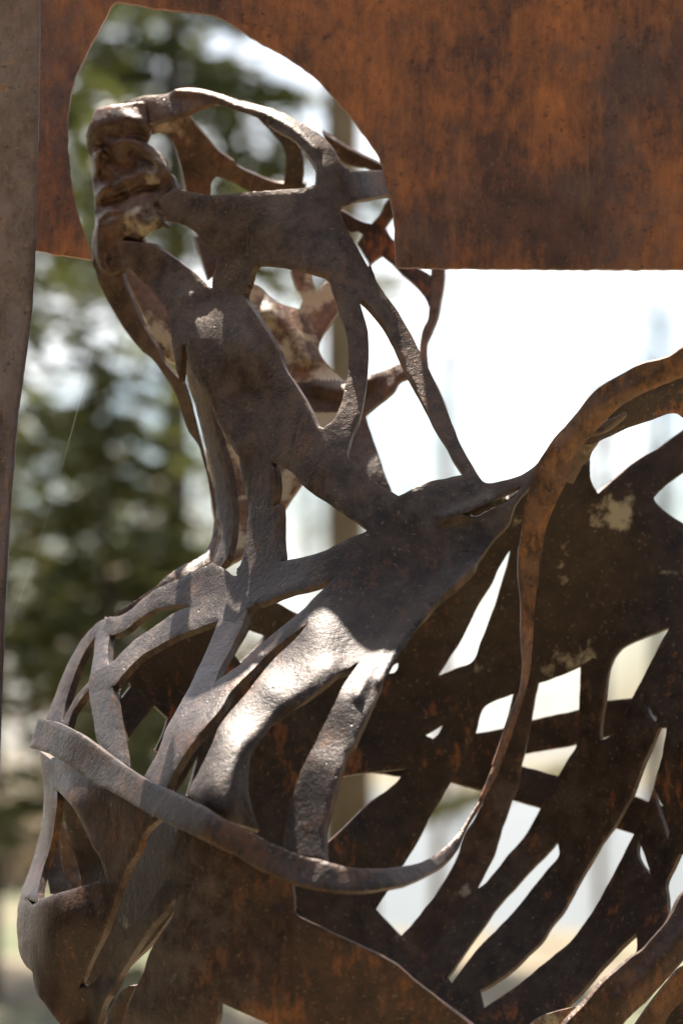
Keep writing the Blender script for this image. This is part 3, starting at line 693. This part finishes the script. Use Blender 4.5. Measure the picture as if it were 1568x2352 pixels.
# hanging straps and scraps in the lower right corner
tail = [('hip_lining', P('K 1800 1200 1568 1242 1480 1330 1390 1440 1300 1568 1220 1700 1420 1700 1500 1500 1800 1250'), M_ARM),
        ('hip_lining', P('K 1600 1380 1500 1470 1440 1568 1400 1700 1700 1700 1800 1300'), M_BACK)]
FIG += sheet(tail, [], Depth([(1568,2240,-.30),(1480,2340,-.30),(1500,2400,-.30),(1700,2300,-.28)]), fig, thick=.012, seed=21.)
tail2 = [('lower_back', P('K 700 1560 800 1510 930 1475 1000 1478 950 1540 900 1640 850 1720 600 1720'), M_CREAM)]
FIG += sheet(tail2, [], Depth([(1250,2330,-.05),(1330,2310,-.05),(1250,2400,-.05)]), fig, thick=.012, seed=22.)
centre(FIG, fig)

# ------------------------------------------------------------------ plinth (out of the picture, carries the figure)
def box_bm(bm, x0, x1, y0, y1, z0, z1):
    vs = [bm.verts.new(p) for p in ((x0,y0,z0),(x1,y0,z0),(x1,y1,z0),(x0,y1,z0),(x0,y0,z1),(x1,y0,z1),(x1,y1,z1),(x0,y1,z1))]
    for f in ((0,3,2,1),(4,5,6,7),(0,1,5,4),(1,2,6,5),(2,3,7,6),(3,0,4,7)): bm.faces.new([vs[i] for i in f])

# ------------------------------------------------------------------ ground, water
def m_ground():
    m, t, b = mat_new('leaf_litter')
    co = t.nodes.new('ShaderNodeTexCoord').outputs['Object']
    a = tex(t, co, 3.0, 8, .7); c = tex(t, co, .35, 4, .6, None, 4.)
    base = mixc(t, ramp(t, a, [(.35, 0.), (.65, 1.)]), (.10, .072, .042), (.26, .20, .125))
    base = mixc(t, ramp(t, c, [(.48, 0.), (.62, 1.)]), base, (.07, .085, .03))
    t.links.new(base, b.inputs['Base Color']); b.inputs['Roughness'].default_value = .95
    return m
M_GROUND = m_ground()
LAKE_Y = [27, 31, 38, 60, 120, 220]; LAKE_X = [.5, -1.2, -2.0, -3.6, -6.5, -12.]
def ground_mesh():
    bm = bmesh.new()
    xs = np.concatenate([np.linspace(-900, -40, 14), np.linspace(-36, 36, 73), np.linspace(40, 900, 14)])
    ys = np.concatenate([np.linspace(-120, -12, 8), np.linspace(-10, 80, 91), np.linspace(90, 1200, 20)])
    g = [[None] * len(xs) for _ in ys]
    for j, y in enumerate(ys):
        for i, x in enumerate(xs):
            z = .10 * noise.noise(Vector((x * .22, y * .22, 0))) + .04 * noise.noise(Vector((x * .9, y * .9, 2)))
            r = math.hypot(x, y)
            z *= min(1, max(0, (r - 3) / 6))
            # hollow of the lake
            xl = np.interp(y, LAKE_Y, LAKE_X)
            e = min((x - xl) / 1.6, (y - 26.) / 2., (230 - y) / 20., (70 - x) / 10.)
            if e > -.6: z = z * .4 - .5 * min(1, (e + .6) / 1.6)
            if y > 230: z += (y - 230) * .003
            g[j][i] = bm.verts.new((x, y, z - .004))
    for j in range(len(ys) - 1):
        for i in range(len(xs) - 1):
            bm.faces.new((g[j][i], g[j][i + 1], g[j + 1][i + 1], g[j + 1][i]))
    me = bpy.data.meshes.new('ground'); bm.to_mesh(me); bm.free()
    me.polygons.foreach_set('use_smooth', [True] * len(me.polygons))
    return me
g = put('ground', ground_mesh(), None, M_GROUND); g['kind'] = 'structure'

mw, tw, bw = mat_new('lake_water')
bw.inputs['Base Color'].default_value = (.06, .065, .06, 1); bw.inputs['Roughness'].default_value = .33
bw.inputs['IOR'].default_value = 1.33
_co = tw.nodes.new('ShaderNodeTexCoord').outputs['Object']
_b = tw.nodes.new('ShaderNodeBump'); _b.inputs['Strength'].default_value = .6; _b.inputs['Distance'].default_value = .05
tw.links.new(tex(tw, _co, 1.6, 4, .5), _b.inputs['Height']); tw.links.new(_b.outputs[0], bw.inputs['Normal'])
bm = bmesh.new()
ring = [bm.verts.new((x - .9, y, -.15)) for x, y in zip(LAKE_X, LAKE_Y)] + [bm.verts.new((68, 225, -.15)), bm.verts.new((68, 27, -.15))]
bm.faces.new(ring[::-1])
me = bpy.data.meshes.new('lake_water'); bm.to_mesh(me); bm.free()
o = put('lake_water', me, None, mw); o['kind'] = 'structure'

# ------------------------------------------------------------------ trees
def m_bark(name, c0, c1, moss=0.):
    m, t, b = mat_new(name)
    co = t.nodes.new('ShaderNodeTexCoord').outputs['Object']
    a = tex(t, co, 14, 7, .65, (1, 1, .25)); c = tex(t, co, 2.5, 4, .6, None, 3.)
    base = mixc(t, ramp(t, a, [(.35, 0.), (.65, 1.)]), c0, c1)
    if moss: base = mixc(t, math_(t, 'MULTIPLY', ramp(t, c, [(.42, 0.), (.6, 1.)]), moss), base, (.14, .15, .025))
    t.links.new(base, b.inputs['Base Color']); b.inputs['Roughness'].default_value = .9
    bp = t.nodes.new('ShaderNodeBump'); bp.inputs['Strength'].default_value = .6; bp.inputs['Distance'].default_value = .02
    t.links.new(a, bp.inputs['Height']); t.links.new(bp.outputs[0], b.inputs['Normal'])
    return m
M_TRUNK = m_bark('tan_bark', (.13, .09, .05), (.27, .20, .115))
M_BARK = m_bark('dark_bark', (.04, .032, .024), (.10, .08, .06))
M_PALEBARK = m_bark('pale_bark', (.16, .15, .14), (.30, .28, .26))
M_MOSS = m_bark('mossy_bark', (.10, .075, .04), (.22, .17, .09), 1.0)

def m_leaf(name, c0, c1, trans=.25):
    m, t, b = mat_new(name)
    co = t.nodes.new('ShaderNodeTexCoord').outputs['Object']
    a = tex(t, co, 1.3, 5, .7)
    base = mixc(t, ramp(t, a, [(.35, 0.), (.65, 1.)]), c0, c1)
    t.links.new(base, b.inputs['Base Color']); b.inputs['Roughness'].default_value = .4
    tr = t.nodes.new('ShaderNodeBsdfTranslucent'); t.links.new(base, tr.inputs['Color'])
    mx = t.nodes.new('ShaderNodeMixShader'); mx.inputs[0].default_value = trans
    out = t.nodes['Material Output']
    t.links.new(b.outputs[0], mx.inputs[1]); t.links.new(tr.outputs[0], mx.inputs[2]); t.links.new(mx.outputs[0], out.inputs['Surface'])
    return m
M_NEEDLE = m_leaf('dark_needles', (.046, .055, .013), (.15, .155, .038), .42)
M_NEEDLE2 = m_leaf('olive_needles', (.055, .062, .016), (.14, .145, .04), .35)
M_DRY = m_leaf('dry_leaves', (.15, .10, .055), (.33, .25, .15), .35)

class MB:
    def __init__(s): s.v = []; s.f = []
    def tube(s, pts, rad, n=7):
        pts = [Vector(p) for p in pts]; rings = []
        for i, p in enumerate(pts):
            d = (pts[min(i + 1, len(pts) - 1)] - pts[max(i - 1, 0)]).normalized()
            a = d.orthogonal().normalized() if i == 0 else (ra - d * ra.dot(d)).normalized()
            ra = a; b = d.cross(a)
            base = len(s.v)
            for k in range(n):
                an = 2 * math.pi * k / n
                s.v.append(tuple(p + (a * math.cos(an) + b * math.sin(an)) * rad[i]))
            rings.append(base)
        for a, b in zip(rings[:-1], rings[1:]):
            for k in range(n):
                s.f.append((a + k, a + (k + 1) % n, b + (k + 1) % n, b + k))
        s.f.append(tuple(rings[-1] + k for k in range(n))); s.f.append(tuple(rings[0] + k for k in range(n))[::-1])
    def build(s, name, mat, parent=None, smooth_=True):
        me = bpy.data.meshes.new(name); me.from_pydata(s.v, [], s.f)
        me.polygons.foreach_set('use_smooth', [smooth_] * len(me.polygons)); me.update()
        return put(name, me, parent, mat)

def leaves(name, centres, dirs, size, mat, parent, aspect=.45):
    """many small leaf-sized faces"""
    n = len(centres)
    u = rng.normal(size=(n, 3)) * .5 + dirs; u /= np.linalg.norm(u, axis=1, keepdims=True)
    r = rng.normal(size=(n, 3)); v = np.cross(u, r); v /= np.maximum(np.linalg.norm(v, axis=1, keepdims=True), 1e-6)
    sz = size * rng.uniform(.6, 1.35, (n, 1))
    a = centres - u * sz; c = centres + u * sz
    b = centres + v * sz * aspect; d = centres - v * sz * aspect
    V = np.stack([a, b, c, d], 1).reshape(-1, 3)
    me = bpy.data.meshes.new(name)
    me.from_pydata(V.tolist(), [], np.arange(4 * n).reshape(-1, 4).tolist()); me.update()
    return put(name, me, parent, mat)

def conifer(label, x, y, h, r, mat, nb=150, per=190, size=.055, low=.04, group='conifers behind the sculpture'):
    t = thing('conifer_tree', label, 'tree', (x, y, 0), group)
    tk = MB()
    tk.tube([(0, 0, -.2), (0.03, 0, h * .3), (-.02, .02, h * .65), (0, 0, h)], [h * .010 + .03, h * .007 + .02, h * .004 + .015, .012], 9)
    cs, ds = [], []
    for i in range(nb):
        f = low + (1 - low) * (i + random.random()) / nb
        z = f * h
        L = r * (1 - f) ** .75 * random.uniform(.65, 1.12) + .15
        a = i * 2.39996 + random.uniform(-.5, .5)
        ca, sa = math.cos(a), math.sin(a)
        droop = random.uniform(.10, .38)
        pts = [(ca * L * q, sa * L * q, z + L * (.16 * q - droop * q * q)) for q in (0, .35, .7, 1)]
        tk.tube(pts, [.022, .015, .009, .004], 4)
        m = int(per * (.35 + L / r))
        q = rng.uniform(.12, 1.05, m) ** .8
        side = rng.normal(size=m) * .17 * L * (1.05 - q * .55)
        up = rng.normal(size=m) * .05 * L - np.abs(side) * .25
        C_ = np.stack([ca * L * q - sa * side, sa * L * q + ca * side, z + L * (.16 * q - droop * q * q) + up], 1)
        D_ = np.stack([ca - sa * np.sign(side) * .8, sa + ca * np.sign(side) * .8, np.full(m, -.25)], 1)
        cs.append(C_); ds.append(D_)
    tk.build('trunk', M_BARK, t)
    leaves('crown', np.concatenate(cs), np.concatenate(ds), size, mat, t, .30)
    return t

def wx(px, y):           # world x for a drawing x at depth y
    return float(at(px, 1176, y)[0])

conifer('tall dark green conifer rising behind the left post', wx(-40, 16.), 16., 9.5, 2.1, M_NEEDLE, 100, 50, .105, .18)
conifer('dark conifer partly hidden behind the grey post at the left edge', wx(-160, 20.), 20., 9.0, 2.6, M_NEEDLE, 100, 56, .115, .22)
conifer('taller conifer showing through the cut-out behind the face', wx(395, 22.), 22., 12.5, 2.3, M_NEEDLE, 105, 100, .12, .40)
conifer('olive green conifer low behind the chest straps', wx(250, 15.), 15., 3.6, 1.0, M_NEEDLE2, 60, 50, .085, .25)

# added wood, unseen behind the viewer, to block sky light on the metal
def wood():
    cs = []
    n = 12000
    a = rng.uniform(math.radians(128), math.radians(398), n); r = rng.uniform(10, 18, n); z = rng.uniform(0, 1, n) ** .8 * 6.5
    c = np.stack([r * np.cos(a), -5 + r * np.sin(a), z], 1)
    o = leaves('added_woodland', c, np.zeros_like(c) + [0, 0, -.3], .55, M_NEEDLE, None, .6)
    o['kind'] = 'stuff'
wood()

def bare_tree(label, x, y, h, r0, mat, lean=0., limbs=14, twigs=5, group='bare trees over the lake', name='bare_tree'):
    t = thing(name, label, 'tree', (x, y, 0), group)
    tk = MB()
    zs = np.linspace(-.3, h, 9)
    cx = [lean * (z / h) + .05 * r0 * 10 * noise.noise(Vector((z * .35, x, y))) for z in zs]
    rad = [max(.02, r0 * (1 - .75 * max(z, 0) / h)) for z in zs]; rad[0] *= 1.35
    tk.tube([(c, 0, z) for c, z in zip(cx, zs)], rad, 12)
    for i in range(limbs):
        lb = MB()
        z = h * random.uniform(.42, .97); a = random.uniform(0, 6.28); L = h * random.uniform(.12, .30) * (1.25 - z / h)
        p0 = Vector((float(np.interp(z, zs, cx)), 0, z)); d = Vector((math.cos(a), math.sin(a), random.uniform(.4, 1.1))).normalized()
        pts = [p0]
        for k in range(4):
            d = (d + Vector((random.uniform(-.25, .25), random.uniform(-.25, .25), random.uniform(-.05, .3)))).normalized()
            pts.append(pts[-1] + d * L / 4)
        rr = r0 * .28
        lb.tube(pts, [rr, rr * .7, rr * .5, rr * .32, rr * .12], 5)
        for k in range(twigs):
            q = random.choice(pts[1:]); d2 = (d + Vector((random.uniform(-1, 1), random.uniform(-1, 1), random.uniform(-.3, .8)))).normalized()
            lb.tube([q, q + d2 * L * .25, q + (d2 + Vector((0, 0, .3))) * L * .45], [rr * .25, rr * .15, rr * .05], 4)
        lb.build('limb', mat, t)
    tk.build('trunk', mat, t)
    return t

bare_tree('sturdy tan trunk seen through the neck behind the figure', wx(795, 20.), 20., 22., .165, M_TRUNK, lean=-.05, limbs=16, twigs=3, group='bare trees over the lake')
bare_tree('thin pale trunk right of the tan trunk seen above the arm', wx(1372, 76.), 76., 17., .16, M_PALEBARK, lean=.2)
bare_tree('slender far tree just left of the tan trunk', wx(700, 80.), 80., 15., .15, M_PALEBARK, lean=.3)
bare_tree('faint far tree beneath the large rusted plate', wx(1050, 84.), 84., 14., .11, M_PALEBARK, lean=-.3)
bare_tree('dark thin tree beyond the ribs at the right edge', wx(1500, 72.), 72., 12., .2, M_BARK, lean=.2)

bare_tree('slender brown sapling on the near shore behind the middle ribs', wx(1000, 24.), 24., 6., .045, M_TRUNK, lean=.1, limbs=10, twigs=2, group='saplings on the near shore')
bare_tree('slender brown sapling on the near shore behind the right ribs', wx(1372, 25.5), 25.5, 5., .04, M_TRUNK, lean=-.15, limbs=10, twigs=2, group='saplings on the near shore')

def bush(label, x, y, h, r, mat, n, size, group='dry shrubs under the conifers'):
    t = thing('shrub', label, 'shrub', (x, y, 0), group)
    st = MB(); cs = []
    for i in range(16):
        a = random.uniform(0, 6.28); L = random.uniform(.6, 1.0)
        p = Vector((math.cos(a) * r * L, math.sin(a) * r * L, h * random.uniform(.5, 1)))
        st.tube([(0, 0, -.1), p * .45 + Vector((0, 0, h * .1)), p], [.018, .012, .004], 5)
        m = n // 16
        cs.append(np.array(p) * rng.uniform(.3, 1.05, (m, 1)) + rng.normal(size=(m, 3)) * np.array([r, r, h]) * .13)
    c = np.concatenate(cs); c[:, 2] = np.maximum(c[:, 2], .03)
    st.build('stem', M_BARK, t)
    leaves('foliage', c, np.zeros_like(c) + [0, 0, .3], size, mat, t, .55)
    return t
bush('beige dry leaved shrub beyond the conifers at the left', wx(290, 30.), 30., 4.6, 1.5, M_DRY, 5200, .06)
bush('dry brown shrub low beyond the breast of the figure', wx(40, 34.), 34., 1.3, 1.3, M_DRY, 4200, .05)

def log(label, p0, p1, r, name='fallen_log'):
    m = MB(); a, b = Vector(p0), Vector(p1); pts = []; rad = []
    for k in range(9):
        f = k / 8; q = a.lerp(b, f); q.z += .05 * noise.noise(Vector((f * 5, r, 1))); pts.append(q - a); rad.append(r * (1 - .3 * f))
    m.tube(pts, rad, 10)
    o = m.build(name, M_MOSS); o.location = a
    return tag(o, label, 'log')
log('mossy green log lying low at the bottom left behind the breast', at(-250, 2420, 16.5), at(330, 2240, 17.5), .13)
log('yellow green mossy branch slanting over the water behind the ribs', at(940, 1875, 19.), at(1330, 1760, 21.), .08, 'mossy_branch')

m_silk, t_, b_ = mat_new('silk')
b_.inputs['Base Color'].default_value = (.75, .85, .75, 1); b_.inputs['Roughness'].default_value = .2
th = MB(); p0 = at(30, 1420, -.16); p1 = at(215, 800, .05)
th.tube([tuple(p0 + (p1 - p0) * f + np.array([0, 0, -.02 * math.sin(f * math.pi)])) for f in np.linspace(0, 1, 12)], [.00003] * 7 + [.00006, .00016, .00014, .00005, .00003], 5)  # thicker stretch stands in for the glint on the thread
tag(th.build('spider_thread', m_silk), 'single pale spider thread between the grey post and the throat strap', 'thread')

print('TRIS', sum(len(o.data.polygons) for o in bpy.data.objects if o.type == 'MESH'))
